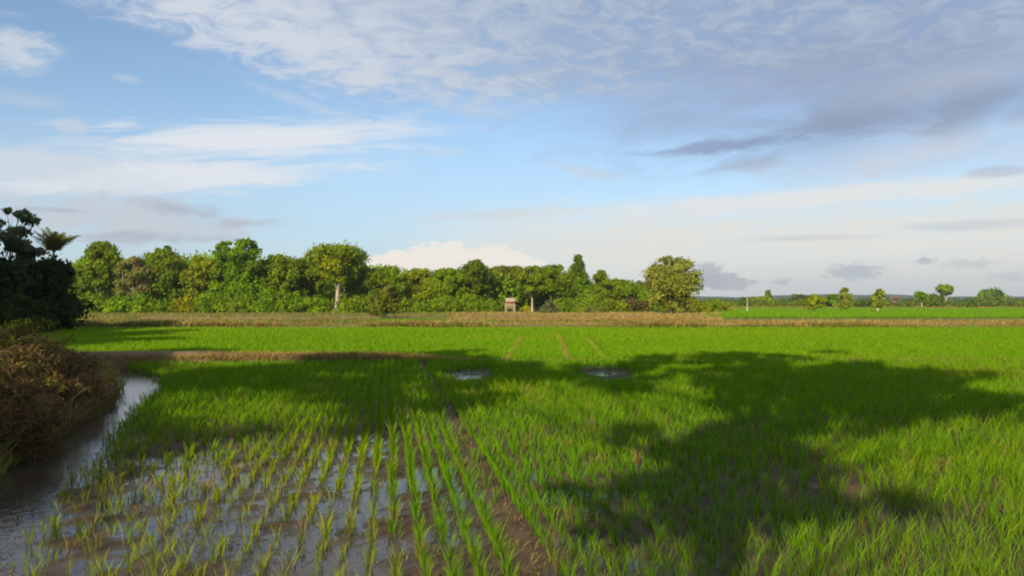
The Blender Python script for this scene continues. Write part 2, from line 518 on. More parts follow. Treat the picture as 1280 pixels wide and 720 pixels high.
def near_rice():
    vs = np.arange(3.6, 30.6, .135); us = np.arange(-22, 27, .24)
    U, V = np.meshgrid(us, vs); u = U.ravel(); v = V.ravel()
    u = u + RNG.normal(0, .014, len(u)) + .05 * (fbm(u * .7, v * .35, 90, 3) - .5); v = v + RNG.normal(0, .05, len(v))
    x = u + ROW_S * (v - 7.45) + .16 + .12; y = v
    inside = np.abs(x) < y * .70 + 2.2
    pxx = x / y * F + CX; pyy = HZ + CAM_H * F / y
    sparse = sstep(525, 430, pxx - .12 * (pyy - 560)) * sstep(515, 610, pyy)       # the poor, flooded left part
    pn = fbm(x * .45, y * .3, 41, 4)
    w_ = wet(x, y)
    keep = .97 - .30 * sparse * sstep(.62, .40, pn) - .42 * w_ - .10 * sparse - .9 * blob(x, y, 590, 470, 28, 6) - .9 * blob(x, y, 757, 469, 30, 7)
    keep = keep - .45 * sstep(.64, .72, fbm(x * .5 + 9, y * .35, 55, 4)) * sstep(16, 9, y)
    keep = keep - .55 * blob(x, y, 1030, 620, 110, 30)
    keep = keep * ((lane(x, y) > .09) | (RNG.random(len(x)) < .14)) * (chan_d(x, y) > 1.15) * (x > np.interp(y, CHAN[:, 0], CHAN[:, 1])) * (y < 30.4 - .1 * np.sin(x))
    # mud between rows at the left corner
    keep = np.maximum(keep, .56) * ((lane(x, y) > .09) | (RNG.random(len(x)) < .14)) * (chan_d(x, y) > 1.1) * (x > np.interp(y, CHAN[:, 0], CHAN[:, 1])) * (y < 30.4) - .12 * sstep(200, 60, pxx) * sstep(560, 640, pyy)
    keep = keep - .9 * blob(x, y, 590, 470, 28, 6) - .9 * blob(x, y, 757, 469, 30, 7)
    m = inside & (RNG.random(len(x)) < keep)
    x, y, pxx, pyy, sparse, pn, w_ = (q[m] for q in (x, y, pxx, pyy, sparse, pn, w_))
    z = np.maximum(ground_z(x, y), -.03)
    n = len(x)
    right = sstep(820, 1150, pxx)
    L = .23 + .085 * right - .01 * sparse + .07 * sstep(12, 17, y) * (1 - right) + .05 * (pn - .5) + .02 * sstep(30, 14, y) * (1 - sparse)
    L = L * np.clip(RNG.normal(1, .17, n), .5, 1.4) * (1 - .65 * np.clip(blob(x, y, 590, 476, 34, 10) + blob(x, y, 757, 476, 36, 10), 0, 1))
    yl = np.clip(.75 * sparse + .9 * (fbm(x * .22, y * .2, 61, 3) - .45) + RNG.normal(0, .15, n), 0, 1)[:, None]
    gcol = np.array((.122, .272, .002)); ycol = np.array((.24, .295, .004))
    col = gcol * (1 - yl) + ycol * yl
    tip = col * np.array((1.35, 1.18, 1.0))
    dead = RNG.random(n) < (.03 + .10 * sparse + .02 * right)
    col[dead] = np.array((.26, .18, .06)); tip[dead] = np.array((.32, .23, .09))
    nb = np.where(y < 13, RNG.integers(10, 17, n), RNG.integers(7, 10, n)); nb = np.maximum(3, np.where(sparse > .5, nb * RNG.uniform(.45, 1.25, n), nb)).astype(int)
    wid = .0060 + .00075 * np.maximum(y - 7, 0)
    return clumps(x, y, z, nb, L, .032 + .03 * np.maximum(right, sstep(12, 17, y)), .17 + .08 * np.maximum(right, sstep(12, 17, y)), wid, col, tip, .16, .24)


def poly_d(x, y, pts):
    pts = [(gx(a, gy(b)), gy(b)) for a, b in pts]; d = np.full(len(x), 1e9)
    for (ax, ay), (bx, by) in zip(pts[:-1], pts[1:]):
        t = np.clip(((x - ax) * (bx - ax) + (y - ay) * (by - ay)) / ((bx - ax) ** 2 + (by - ay) ** 2), 0, 1)
        d = np.minimum(d, np.hypot(x - ax - t * (bx - ax), y - ay - t * (by - ay)))
    return d


def mid_rice():
    n0 = 62000
    y = 31.8 + (69.5 - 31.8) * RNG.random(n0) ** 1.15; x = RNG.uniform(-1, 1, n0) * (y * .70 + 2)
    row = np.round((x - ROW_S * y) / .25) * .25 + ROW_S * y; x = row + RNG.normal(0, .08, n0)
    keep = (x > bank_x(y) + 1.2)
    trail = np.zeros(n0, bool)
    for pts, wd in ((((697, 418), (703, 436), (712, 457)), .16), (((733, 424), (745, 440), (760, 458)), .13), (((652, 424), (642, 440), (630, 457)), .16)):
        trail |= poly_d(x, y, pts) < wd * 1.25
    x, y, trail = x[keep], y[keep], trail[keep]; n = len(x)
    yl = np.clip(.25 + 1.6 * (fbm(x * .08, y * .12, 71, 4) - .5) + RNG.normal(0, .08, n), 0, 1)[:, None]
    col = np.array((.142, .300, .003)) * (1 - yl) + np.array((.205, .315, .005)) * yl
    L = .34 * RNG.uniform(.85, 1.12, n) + .06 * (fbm(x * .1, y * .15, 77, 3) - .5)
    col[trail] = np.array((.32, .27, .06)); L[trail] *= .55
    return clumps(x, y, np.full(n, .04), np.full(n, 5), L, np.full(n, .10), np.full(n, .3), .026 + .0006 * (y - 30), col, col * np.array((1.2, 1.1, 1)), .12)


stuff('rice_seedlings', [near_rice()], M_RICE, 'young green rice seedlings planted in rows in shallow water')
stuff('rice_field', [mid_rice()], M_RICE, 'bright even green rice stand beyond the first low bank')


# ------------------------------------------------------------------ low earth banks between the fields
def bund(name, pts, half, h, label, col=(.16, .105, .055), hx=None):
    """pts in plan; ridge with a rough rounded section"""
    pts = np.array(pts, float); t = np.r_[0, np.cumsum(np.hypot(*np.diff(pts, axis=0).T))]
    s = np.arange(0, t[-1], .5); cx = np.interp(s, t, pts[:, 0]); cy = np.interp(s, t, pts[:, 1])
    cy = cy + 1.0 * (fbm(s * .06, s * 0, 5, 3) - .5) * half
    prof = np.array([(-1.15, -.25), (-.9, .1), (-.55, .75), (-.15, 1), (.3, .95), (.65, .65), (.95, .1), (1.15, -.25)])
    V = []
    for k, (a, b) in enumerate(prof):
        hh = (h if hx is None else np.interp(cx, *hx)) * (.7 + .6 * fbm(s * .35, s * 0 + k * .4, 15, 3))
        V.append(np.stack([cx + RNG.normal(0, .04, len(s)), cy + a * half * (.85 + .3 * fbm(s * .3, s * 0 + k, 8, 2)), np.where(b > 0, b * hh, -.25)], 1))
    V = np.stack(V, 1); m = len(prof); n = len(s)
    idx = np.arange(n * m).reshape(n, m)
    fq = np.stack([idx[:-1, :-1], idx[1:, :-1], idx[1:, 1:], idx[:-1, 1:]], -1).reshape(-1, 4)
    cc = np.array(col) * (.7 + .6 * fbm(V[..., 0].ravel() * .5, V[..., 1].ravel(), 19, 3))[:, None]
    o = link(name, np_mesh(name, V.reshape(-1, 3), fq, M_GROUND, cc, True))
    return tag(o, label, kind='structure')


def along(pts, n):
    pts = np.array(pts, float); t = np.r_[0, np.cumsum(np.hypot(*np.diff(pts, axis=0).T))]
    s = RNG.random(n) * t[-1]
    return np.interp(s, t, pts[:, 0]), np.interp(s, t, pts[:, 1]), s


B1 = [(-17, 29.6), (-9, 30.0), (-3, 30.9), (3, 31.0), (12, 31.4), (30, 32.4)]
bund('field_bank', B1, .62, .2, 'low bare earth bank across the rice field', hx=((-10, -6.5, -3, 3), (.55, .5, .24, .14)))
B2 = [(-46, 73), (-30, 71.5), (-12, 70.8), (5, 70.6), (25, 70.8), (60, 71.5)]
bund('field_bank', B2, 1.0, .42, 'grassy earth bank behind the second rice field', (.13, .12, .045))
B3 = [(-50, 108), (-18, 109), (0, 112), (20, 116)]
bund('field_bank', B3, 1.2, .45, 'low bank in front of the wood')


def tufts(n, xf, colA, colB, L, wid, spread=.2, lean=.45, nb=5, colvar=.2):
    x, y, z, hs = xf(n); n = len(x)
    t = np.clip(fbm(x * .35, y * .35, 81, 4) * 2 - .5 + RNG.normal(0, .2, n), 0, 1)[:, None]
    col = np.array(colA) * (1 - t) + np.array(colB) * t
    return clumps(x, y, z, np.full(n, nb), L * hs * RNG.uniform(.6, 1.25, n), np.full(n, spread), np.full(n, lean), wid * RNG.uniform(.8, 1.3, n), col, col * 1.15, colvar, .5)


DRY, STRAW, OLIVE, GREEN = (.30, .17, .055), (.42, .28, .10), (.19, .21, .035), (.09, .21, .012)


def f_b1(n):
    x, y, s = along(B1, n); y = y + RNG.normal(0, .35, n)
    hs = .4 + .7 * sstep(-2, -6, x) + .25 * fbm(x * .5, y, 3, 2)
    return x, y, .1 + .2 * sstep(0, -5, x), hs


def f_b2(n):
    x, y, s = along(B2, n); y = y + RNG.normal(0, .5, n)
    return x, y, .25 + .1 * RNG.random(n), .25 + .9 * sstep(.40, .62, fbm(x * .14, y * .2, 13, 3))


def f_area(y0, y1, p0, p1, powr=1.4, z=.05):
    def f(n):
        y = y0 + (y1 - y0) * RNG.random(n) ** powr; p = RNG.uniform(p0, p1, n)
        x = gx(p, y)
        return x, y, np.full(n, z), .5 + 1.0 * fbm(x * .12, y * .08, 23, 4)
    return f


stuff('bank_grass', [tufts(11000, f_b1, (.34, .20, .07), (.30, .22, .06), .26, .018, .16, .55, 5),
                     tufts(6000, f_b2, DRY, STRAW, .55, .045, .3, .5, 5), tufts(6000, f_b2, OLIVE, (.13, .20, .02), .5, .045, .3, .5, 5)], M_DRY, 'dry brown grass along the banks between the fields')
stuff('dry_grass', [tufts(7500, f_area(70.5, 100, 560, 1310), DRY, STRAW, .42, .06, .4, .6, 5),
                    tufts(4500, f_area(72, 104, 520, 1310), OLIVE, (.12, .19, .02), .40, .06, .4, .6, 5),
                    tufts(6500, f_area(95, 168, 560, 900), DRY, STRAW, .55, .09, .5, .6, 5),
                    tufts(4000, f_area(90, 172, 540, 900), OLIVE, (.13, .19, .02), .5, .09, .5, .6, 5),
                    tufts(2600, f_area(118, 175, 600, 880), OLIVE, STRAW, .6, .09, .5, .5, 5),
                    tufts(3500, f_area(320, 420, 860, 1300), DRY, OLIVE, .9, .2, .8, .5, 4)], M_DRY, 'tall dry straw coloured grass in front of the wood and far field')
stuff('rough_grass', [tufts(8000, f_area(72, 172, 60, 610), OLIVE, (.16, .15, .04), .45, .07, .4, .45, 5),
                      tufts(2500, f_area(100, 175, 60, 610), STRAW, OLIVE, .4, .07, .4, .45, 5)], M_DRY, 'olive rough grass between the bank and the wood')
stuff('rice_field', [tufts(5000, f_area(82, 107, 465, 615), GREEN, (.15, .27, .008), .34, .06, .3, .3, 5, .12),
                     tufts(16000, f_area(118, 330, 880, 1310, 1.6), (.13, .28, .004), (.17, .29, .008), .45, .10, .5, .3, 5, .1)], M_RICE, 'far strips of green rice beyond the dry grass')


# ------------------------------------------------------------------ litter lying in the shallow water
def f_lane(n):
    y = 5 + 24 * RNG.random(n) ** 1.3; x = .16 + ROW_S * (y - 7.45) + RNG.normal(0, .13, n)
    return x, y, np.maximum(ground_z(x, y), -.02), RNG.uniform(.3, 1.4, n)


def f_litter(n):
    y = 5.5 + 14 * RNG.random(n) ** 1.4; x = np.interp(y, CHAN[:, 0], CHAN[:, 1]) + RNG.random(n) * (.16 + ROW_S * (y - 7.45) + 1.2 - np.interp(y, CHAN[:, 0], CHAN[:, 1]))
    m = fbm(x * .8, y * .6, 44, 3) > .44; x, y = x[m], y[m]
    return x, y, np.maximum(ground_z(x, y), 0) + .004, RNG.uniform(.4, 1.5, len(x))


stuff('lane_weeds', [tufts(700, f_lane, (.12, .17, .015), (.2, .16, .05), .09, .007, .04, .8, 5, .3)], M_DRY, 'small weeds and straw on the bare strip between the rows')
stuff('plant_litter', [tufts(2600, f_litter, (.10, .07, .03), (.22, .17, .06), .14, .008, .12, 1.25, 3, .3), tufts(900, f_litter, (.09, .14, .02), (.16, .18, .03), .07, .014, .10, 1.2, 5, .3)], M_DRY,
      'bits of dead leaf and weed lying in the shallow water')

# ------------------------------------------------------------------ trees
def leaves(g, rng, blobs, n, size, elong=1.9, up=.3, jit=.16, shell=.5):
    """n leaf faces spread over the blobs (c, r(3), colour)"""
    vol = np.array([b[1][0] * b[1][1] + b[1][0] * b[1][2] for b in blobs]); vol = vol / vol.sum()
    k = rng.choice(len(blobs), n, p=vol)
    c = np.array([b[0] for b in blobs])[k]; r = np.array([b[1] for b in blobs])[k]; col = np.array([b[2] for b in blobs])[k]
    d = rng.normal(size=(n, 3)); d[:, 2] = d[:, 2] + .25; d /= np.linalg.norm(d, axis=1)[:, None]
    rad = shell + (1.08 - shell) * rng.random(n) ** .6 + .7 * np.clip(rng.normal(-.2, .45, n), 0, .9)
    wob = .6 + .75 * rng.random((len(blobs), 8))[k, (np.floor((np.arctan2(d[:, 1], d[:, 0]) + math.pi) / (2 * math.pi) * 7.99)).astype(int)]
    p = c + d * r * (rad * wob)[:, None]
    nr = d * .9 + np.array([0, 0, up]) + rng.normal(0, .55, (n, 3)); nr /= np.linalg.norm(nr, axis=1)[:, None]
    t = np.cross(nr, rng.normal(size=(n, 3))); t /= np.linalg.norm(t, axis=1)[:, None] + 1e-9
    t[:, 2] -= .25
    b = np.cross(nr, t)
    s = (size * rng.uniform(.6, 1.35, n))[:, None]
    V = np.stack([p - t * s * elong * .5, p + b * s * .5 - t * s * .1, p + t * s * elong * .5, p - b * s * .5 - t * s * .1], 1).reshape(-1, 3)
    fq = np.arange(n * 4).reshape(-1, 4)
    cj = np.clip(col * (1 + rng.normal(0, jit, (n, 1))) * (1 + rng.normal(0, jit * .35, (n, 3))), .004, .5)
    g.add(V, fq, np.repeat(cj, 4, 0))


def crown_blobs(rng, h0, h1, rx, ry, nb, col, col2, shape='round', rel=(.26, .42), flat=.75):
    out = []; H = h1 - h0
    for i in range(nb):
        t = (i + rng.random()) / nb
        if shape == 'round': prof = math.sqrt(max(.05, 1 - (2 * t - 1) ** 2))
        elif shape == 'umbrella': prof = .25 + .85 * math.sqrt(t) if t < .8 else 1.0 - (t - .8) * 2.2
        elif shape == 'cone': prof = (1 - t) * .95 + .1
        elif shape == 'column': prof = .8 if t < .85 else .5
        else: prof = (1 - t * .55)                     # 'mound'
        a = rng.random() * 2 * math.pi; q = math.sqrt(rng.uniform(.12, 1)) * .75 * prof
        r = rng.uniform(*rel) * max(prof, .35)
        f = rng.random()
        cc = np.array(col) * (1 - f) + np.array(col2) * f
        rr = r * (rx + ry) / 2
        z = h0 + H * t
        z = min(max(z, h0 + rr * flat * .6), h1 - rr * flat * .9)
        out.append(((math.cos(a) * q * rx, math.sin(a) * q * ry, z), (r * rx * 1.1, r * ry * 1.1, rr * flat), cc * rng.uniform(.8, 1.2)))
    return out


def trunk_geo(rng, h, r, blobs, bark, lean=.04, limbs=8, limb_r=.45):
    g = Geo(); zs = np.linspace(-.15, h, 8)
    ox = np.cumsum(rng.normal(0, lean * h / 8, 8)); oy = np.cumsum(rng.normal(0, lean * h / 8, 8)); ox[0] = oy[0] = 0
    P = np.stack([ox, oy, zs], 1); R = r * np.linspace(1.0, .45, 8); R[0] = r * 1.45; R[1] = r * 1.1
    g.tube(P, R, bark, 8)
    order = rng.permutation(len(blobs))[:limbs]
    for k in order:
        c = np.array(blobs[k][0]); t = rng.uniform(.45, .95); i = t * 7; j = int(i)
        s = P[j] + (P[min(j + 1, 7)] - P[j]) * (i - j)
        if c[2] < s[2]: s = P[max(1, j - 3)]
        mid = (s + c) / 2 + rng.normal(0, .08, 3) * np.linalg.norm(c - s) + np.array([0, 0, -.06]) * np.linalg.norm(c - s)
        q1 = s * .6 + mid * .4; q2 = mid * .5 + c * .5
        rr = r * limb_r
        g.tube([s, q1, mid, q2, c], [rr, rr * .8, rr * .6, rr * .4, rr * .15], bark, 5)
        for _ in range(2):
            e = c + rng.normal(0, .5, 3) * np.array(blobs[k][1])
            g.tube([q2, (q2 + e) / 2 + rng.normal(0, .1, 3), e], [rr * .35, rr * .22, rr * .06], bark, 4)
    return g


BARK, PALE, DARKB = (.16, .12, .085), (.42, .36, .28), (.07, .055, .045)


def make_tree(name, seed, H, rx, ry, h0, col, col2, shape='round', nb=18, n=5000, leaf=.34, trunk_r=.22, bark=BARK, rel=(.26, .42), flat=.75, limbs=8, lean=.03, extra=(), cat='tree', elong=1.9, shell=.5, trunk_h=None, limb_r=.45):
    rng = np.random.default_rng(seed)
    root = empty(name, (0, 0, 0))
    bl = (crown_blobs(rng, h0, H, rx, ry, nb, col, col2, shape, rel, flat) if nb else []) + list(extra)
    t = trunk_geo(rng, trunk_h or (h0 * .5 + H * .5), trunk_r, bl, bark, lean, limbs, limb_r)
    link('trunk' if cat == 'tree' else 'stem', t.mesh('trunk', M_BARK, True), root)
    g = Geo(); leaves(g, rng, bl, n, leaf, elong, shell=shell)
    link('crown' if cat == 'tree' else 'foliage', g.mesh('crown', M_LEAF), root)
    return root


def copy_tree(o):
    c = o.copy(); COL.objects.link(c)
    for ch in o.children:
        d = ch.copy(); COL.objects.link(d); d.parent = c
    return c


def place(o, x, y, rz=0, sx=1, sz=1, z=None):
    o.location = (x, y, float(ground_z(np.array([x]), np.array([y]))[0]) if z is None else z)
    o.rotation_euler = (0, 0, rz); o.scale = (sx, sx, sz)
    return o


G_MID, G_DARK, G_YEL, G_OLV, G_VINE, G_PALE = (.135, .230, .007), (.080, .140, .008), (.26, .285, .008), (.185, .240, .008), (.15, .275, .005), (.25, .265, .04)
WOOD = 'trees along the edge of the wood'


def wood_tree(px, base, top, w, label, seed, y_off=0, name='broadleaf_tree', **k):
    """a tree of the wood's edge from its column, foot, top and crown width in the photograph"""
    Yd = gy(base) + y_off
    H = zat(top, Yd); r = w / F * Yd / 2
    k.setdefault('h0', H * .22)
    k['n'] = int(k['n'] * 2.4); k['nb'] = int(k['nb'] * 2.2); k.setdefault('rel', (.15, .36)); k.setdefault('shell', .3); r *= 1.2; k['leaf'] *= .9; k['n'] = int(k['n'] * 1.15)
    o = make_tree(name, seed, H, r, r * .9, **k)
    place(o, gx(px, Yd), Yd)
    return tag(o, label, 'tree', WOOD)


wood_tree(100, 391, 330, 40, 'light green tree half hidden by the dark clump', 30, 10, col=G_MID, col2=G_VINE, nb=16, n=4200, leaf=.36, h0=2)
wood_tree(125, 391, 302, 52, 'tall light green tree next to the dark clump, at the near end of the wood', 1, col=G_MID, col2=G_OLV, nb=22, n=6500, leaf=.36, h0=5, shape='round', bark=PALE)
wood_tree(166, 391, 322, 44, 'pinkish brown half bare tree between greener crowns', 2, -2, col=(.24, .20, .08), col2=(.20, .22, .04), nb=15, n=3400, leaf=.33, bark=PALE, rel=(.2, .34))
wood_tree(207, 391, 311, 54, 'olive tree with a lone twig poking out of its top', 3, 3, col=G_OLV, col2=G_MID, nb=22, n=5500, leaf=.36,
          extra=[((.2, 0, 15.2), (.7, .7, .4), np.array(G_DARK))])
wood_tree(252, 391, 321, 44, 'yellowish olive tree with reddish trunk beside the vine covered giants', 4, 2, col=G_OLV, col2=G_YEL, nb=16, n=5000, leaf=.36, h0=3, bark=(.2, .12, .07))
wood_tree(278, 391, 302, 40, 'vine hung tall tree with a knobbed top', 5, 3, col=G_MID, col2=G_VINE, nb=22, n=6000, leaf=.38, h0=2, shape='column')
wood_tree(308, 391, 300, 48, 'tallest vine hung tree of the wood with two crests', 6, 0, col=G_MID, col2=G_VINE, nb=26, n=7500, leaf=.38, h0=1.5, shape='column', rel=(.25, .4))
wood_tree(348, 391, 318, 52, 'broad mid green tree right of the tallest vine hung one', 7, 4, col=G_MID, col2=G_OLV, nb=20, n=6000, leaf=.36, h0=2.5)
wood_tree(386, 391, 322, 40, 'olive green tree close behind the pale trunked one', 8, 8, col=G_OLV, col2=G_MID, nb=16, n=4800, leaf=.36, h0=3)
wood_tree(421, 391, 308, 70, 'spreading tree with thick pale bare trunk and flat domed crown', 9, -4, name='umbrella_tree', col=G_YEL, col2=G_MID, nb=20, n=6500, leaf=.36, h0=7.2, shape='umbrella', bark=(.36, .30, .22), trunk_r=.54, limbs=14, limb_r=.28)
wood_tree(447, 391, 330, 44, 'dark green tree in the shade of the spreading crown', 10, 10, col=G_DARK, col2=G_MID, nb=14, n=4200, leaf=.36, h0=2)
wood_tree(486, 391, 334, 54, 'olive tree rising behind the low forked field tree', 11, 2, col=G_OLV, col2=G_MID, nb=18, n=5200, leaf=.36, h0=2.5)
wood_tree(527, 391, 337, 50, 'yellowish green tree with ragged flat top below the heaped cloud', 12, 5, col=G_YEL, col2=G_OLV, nb=17, n=5000, leaf=.36, h0=2.5)
wood_tree(562, 391, 336, 44, 'light green tree with bushy foot, left of the dark crowned ones', 13, 2, col=G_VINE, col2=G_OLV, nb=16, n=5000, leaf=.36, h0=2)
wood_tree(592, 391, 325, 44, 'dark tree with twiggy broken top, behind and left of the golden dome', 14, 8, col=G_DARK, col2=G_OLV, nb=18, n=4600, leaf=.34, h0=4, shell=.35)
wood_tree(638, 391, 334, 54, 'golden green dome shaped tree above the small hut', 15, 20, col=G_YEL, col2=(.13, .15, .025), nb=20, n=6500, leaf=.34, h0=5.5, bark=PALE)
wood_tree(665, 391, 333, 40, 'mid green tree with whitish thin trunk right of the hut', 16, 5, col=G_OLV, col2=G_MID, nb=16, n=4600, leaf=.34, h0=4.5, bark=(.42, .37, .29), trunk_r=.2)
wood_tree(693, 391, 332, 46, 'rounded green tree left of the pointed dark one', 17, 6, col=G_MID, col2=G_OLV, nb=17, n=5000, leaf=.34, h0=3.5)
wood_tree(723, 388, 319, 40, 'pointed dark green tree with pale trunk, tallest in the right half of the wood', 18, -12, name='pointed_tree', col=G_DARK, col2=G_MID, nb=26, n=6500, leaf=.34, h0=4.2, shape='cone', bark=PALE, rel=(.35, .5))
wood_tree(752, 390, 338, 20, 'slim pole like tree just right of the pointed dark tree', 19, 0, name='slim_tree', col=G_OLV, col2=G_MID, nb=14, n=2600, leaf=.32, h0=3, shape='column', rel=(.4, .6))
wood_tree(774, 390, 350, 44, 'low olive tree in the dip left of the big pale tree', 20, 4, col=G_OLV, col2=G_MID, nb=15, n=4200, leaf=.34, h0=2)
wood_tree(798, 390, 352, 34, 'low brownish green tree tucked against the big pale tree', 21, 12, col=(.09, .09, .03), col2=G_OLV, nb=13, n=3600, leaf=.34, h0=2)

# the lone trees standing forward in the field
o = make_tree('spreading_tree', 31, zat(321, 150), 5.9, 5.4, .7, (.21, .235, .022), (.27, .285, .045), 'round', 52, 13500, .28, .26, PALE, (.2, .32), .8, 14, .03, shell=.35)
tag(place(o, gx(838, 150), 150), 'big pale olive tree with see-through crown at the right end of the wood', 'tree')
o = make_tree('low_tree', 32, zat(350, 106), 2.7, 2.5, .9, G_OLV, (.085, .09, .028), 'mound', 20, 4800, .22, .16, PALE, (.25, .4), .75, 10, .06)
tag(place(o, gx(482, 106), 106), 'low dense field tree with forked pale trunk in front of the wood', 'tree')


def shrub(px, base, top, w, label, seed, col, col2, n=1800, leaf=.3, name='shrub', group=None, shape='mound', nb=9):
    Yd = gy(base); H = zat(top, Yd); r = w / F * Yd / 2
    o = make_tree(name, seed, H, r, r * .8, .05, col, col2, shape, nb, n, leaf, .05, BARK, (.35, .55), .8, 4, .05, cat='shrub', trunk_h=H * .5)
    place(o, gx(px, Yd), Yd)
    return tag(o, label, 'shrub', group)


shrub(687, 393, 377, 26, 'rounded pale grey green bush between hut and pointed tree', 41, (.17, .19, .08), (.13, .16, .06), 2200, .2)
shrub(745, 393, 384, 44, 'flat wide low bush in dry grass before the pointed tree', 42, G_OLV, (.12, .13, .04), 1600, .22)
shrub(893, 391, 374, 26, 'bright green bush just right of the big pale olive tree', 43, G_VINE, G_YEL, 1600, .26)
shrub(905, 390, 380, 30, 'low orange tinged bush farther right of the big pale tree', 44, (.16, .12, .03), G_YEL, 1200, .24)

UG = 'bushes at the foot of the wood'
ug = [(112, 391, 376, 40, G_VINE, 'bright bush closest to the dark clump'), (146, 392, 374, 40, G_VINE, 'green bush under the half bare pinkish tree'),
      (178, 392, 368, 38, G_VINE, 'tall rounded bush with yellow flecks under the olive twig topped tree'), (232, 392, 370, 34, G_YEL, 'yellow green bush right of the black gap in the wood'),
      (262, 392, 366, 46, G_VINE, 'wide bush below the reddish trunked tree'), (298, 392, 370, 36, G_MID, 'deep green bush at the foot of the tallest vine hung tree'),
      (330, 392, 362, 44, G_VINE, 'high vine covered bush below the broad mid green tree'), (366, 392, 364, 44, G_VINE, 'bright green bush mound left of the thick pale trunk'),
      (393, 392, 374, 24, G_VINE, 'small bush left of the thick pale trunk'), (440, 392, 380, 30, G_MID, 'low bush right of the thick pale trunk'),
      (520, 391, 378, 36, G_OLV, 'olive bush right of the low forked field tree'), (556, 391, 370, 44, G_VINE, 'bright rounded bush below the light green tree'),
      (588, 391, 368, 40, G_VINE, 'bright green bush left of the hut'), (612, 391, 377, 24, G_YEL, 'yellow green bush touching the hut wall'),
      (660, 390, 382, 22, G_YEL, 'small bush between hut and whitish thin trunk'), (708, 390, 378, 30, G_OLV, 'olive bush left of the pointed tree trunk'),
      (765, 391, 376, 40, G_OLV, 'wide olive bush right of the pointed tree trunk'), (795, 391, 374, 40, (.11, .1, .03), 'brownish bush left of the big pale olive tree'),
      (868, 391, 376, 36, G_OLV, 'olive bush under the right edge of the big pale olive tree')]
for i, (px, b, t, w_, c_, lab) in enumerate(ug):
    shrub(px, b, t, w_, lab, 60 + i, c_, tuple(np.array(c_) * np.array((1.25, 1.05, 1.1))), 2300, .3, group=UG)

rng = np.random.default_rng(77); bl = []
for i in range(190):
    p_ = rng.uniform(88, 800); y_ = rng.uniform(178, 192); hh = rng.uniform(1.2, 4.6) * (1 if p_ < 620 else .75); r_ = rng.uniform(1.2, 2.2); f_ = rng.random()
    c_ = (np.array(G_VINE) * f_ + np.array(G_OLV) * (1 - f_)) * rng.uniform(.75, 1.2)
    if abs(p_ - 637) < 16 or abs(p_ - 418) < 11 or 640 < p_ < 690: continue
    for q in np.arange(hh - r_ * .8, -.2, -r_):
        bl.append(((gx(p_, y_) + rng.normal(0, .4), y_ + rng.normal(0, .4), max(q, .3)), (r_ * 1.3, r_, r_ * .9), c_))
gg = Geo(); leaves(gg, rng, bl, 42000, .32)
tag(link('undergrowth', gg.mesh('undergrowth', M_LEAF)), 'tangled green undergrowth filling the foot of the wood', kind='stuff')

# the depth of the wood behind its edge: one mass
rng = np.random.default_rng(99); bl = []
for i in range(210):
    y_ = rng.uniform(198, 236); p_ = rng.uniform(60, 830)
    topz = np.interp(p_, [60, 140, 300, 420, 520, 600, 680, 760, 830], [330, 322, 318, 326, 342, 338, 340, 352, 362])
    hh = zat(topz + rng.uniform(-3, 20), y_); r_ = rng.uniform(2.2, 3.6); c_ = np.array(G_MID) * rng.uniform(.8, 1.2) + np.array(G_OLV) * rng.uniform(0, .5)
    x_ = gx(p_, y_)
    for q in np.arange(hh - r_ * .8, 0, -r_ * 1.3):
        bl.append(((x_ + rng.normal(0, .8), y_ + rng.normal(0, .8), q), (r_, r_, r_ * .8), c_))
for i in range(26):
    y_ = rng.uniform(199, 206); bl.append(((gx(rng.uniform(636, 704), y_), y_, rng.uniform(.8, 7.5)), (2.2, 1.6, 1.7), np.array(G_DARK) * .8))  # darker leaf masses, coloured as the shadow beneath the canopy
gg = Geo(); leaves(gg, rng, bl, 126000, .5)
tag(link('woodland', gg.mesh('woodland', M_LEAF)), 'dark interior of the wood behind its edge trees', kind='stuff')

# ------------------------------------------------------------------ the far right: scattered trees, far wood and hills
FR = 'scattered trees beyond the far green field'


def far_tree(px, base, top, w, label, seed, name='field_tree', **k):
    Yd = gy(base); H = zat(top, Yd); r = w / F * Yd / 2
    k.setdefault('h0', H * .3); k.setdefault('leaf', .0026 * Yd); k.setdefault('n', 1900); k.setdefault('nb', 20); k.setdefault('rel', (.18, .4)); k.setdefault('shell', .3); k.setdefault('trunk_r', .16 + .0004 * Yd)
    o = make_tree(name, seed, H, r, r, **k)
    place(o, gx(px, Yd), Yd)
    return tag(o, label, 'tree', FR)


far_tree(960, 384, 364, 18, 'pointed cone shaped tree far off right of the white dead trunk', 101, 'cone_tree', col=G_MID, col2=G_OLV, shape='cone', h0=.8, rel=(.4, .55))
far_tree(1018, 389, 369, 26, 'olive tree with foliage down to the ground, left of the paired trees', 102, col=G_OLV, col2=G_YEL, h0=.5)
far_tree(1043, 385, 369, 30, 'dark green wide tree of the close pair in the far field', 103, col=G_MID, col2=G_DARK, h0=.8)
far_tree(1057, 388, 361, 17, 'taller narrow tree of the close pair in the far field', 104, col=G_OLV, col2=G_PALE, shape='column', h0=1, rel=(.35, .55))
far_tree(1097, 390, 363, 19, 'slender tree with bright white trunk standing alone', 105, col=G_PALE, col2=G_OLV, h0=1.4, bark=(.45, .40, .32), trunk_r=.22, rel=(.25, .45), shape='column')
far_tree(1120, 384, 371, 13, 'ghostly bare pale tree between two leafy ones', 106, col=(.22, .19, .13), col2=(.26, .22, .15), n=350, bark=(.5, .44, .36))
far_tree(1152, 385, 366, 17, 'small leafy green tree on a short pale trunk', 107, col=G_MID, col2=G_VINE, h0=3.2, bark=PALE)
far_tree(1170, 383, 370, 26, 'rounded dark tree under the tall umbrella shaped one', 108, col=G_MID, col2=G_DARK, h0=.6)
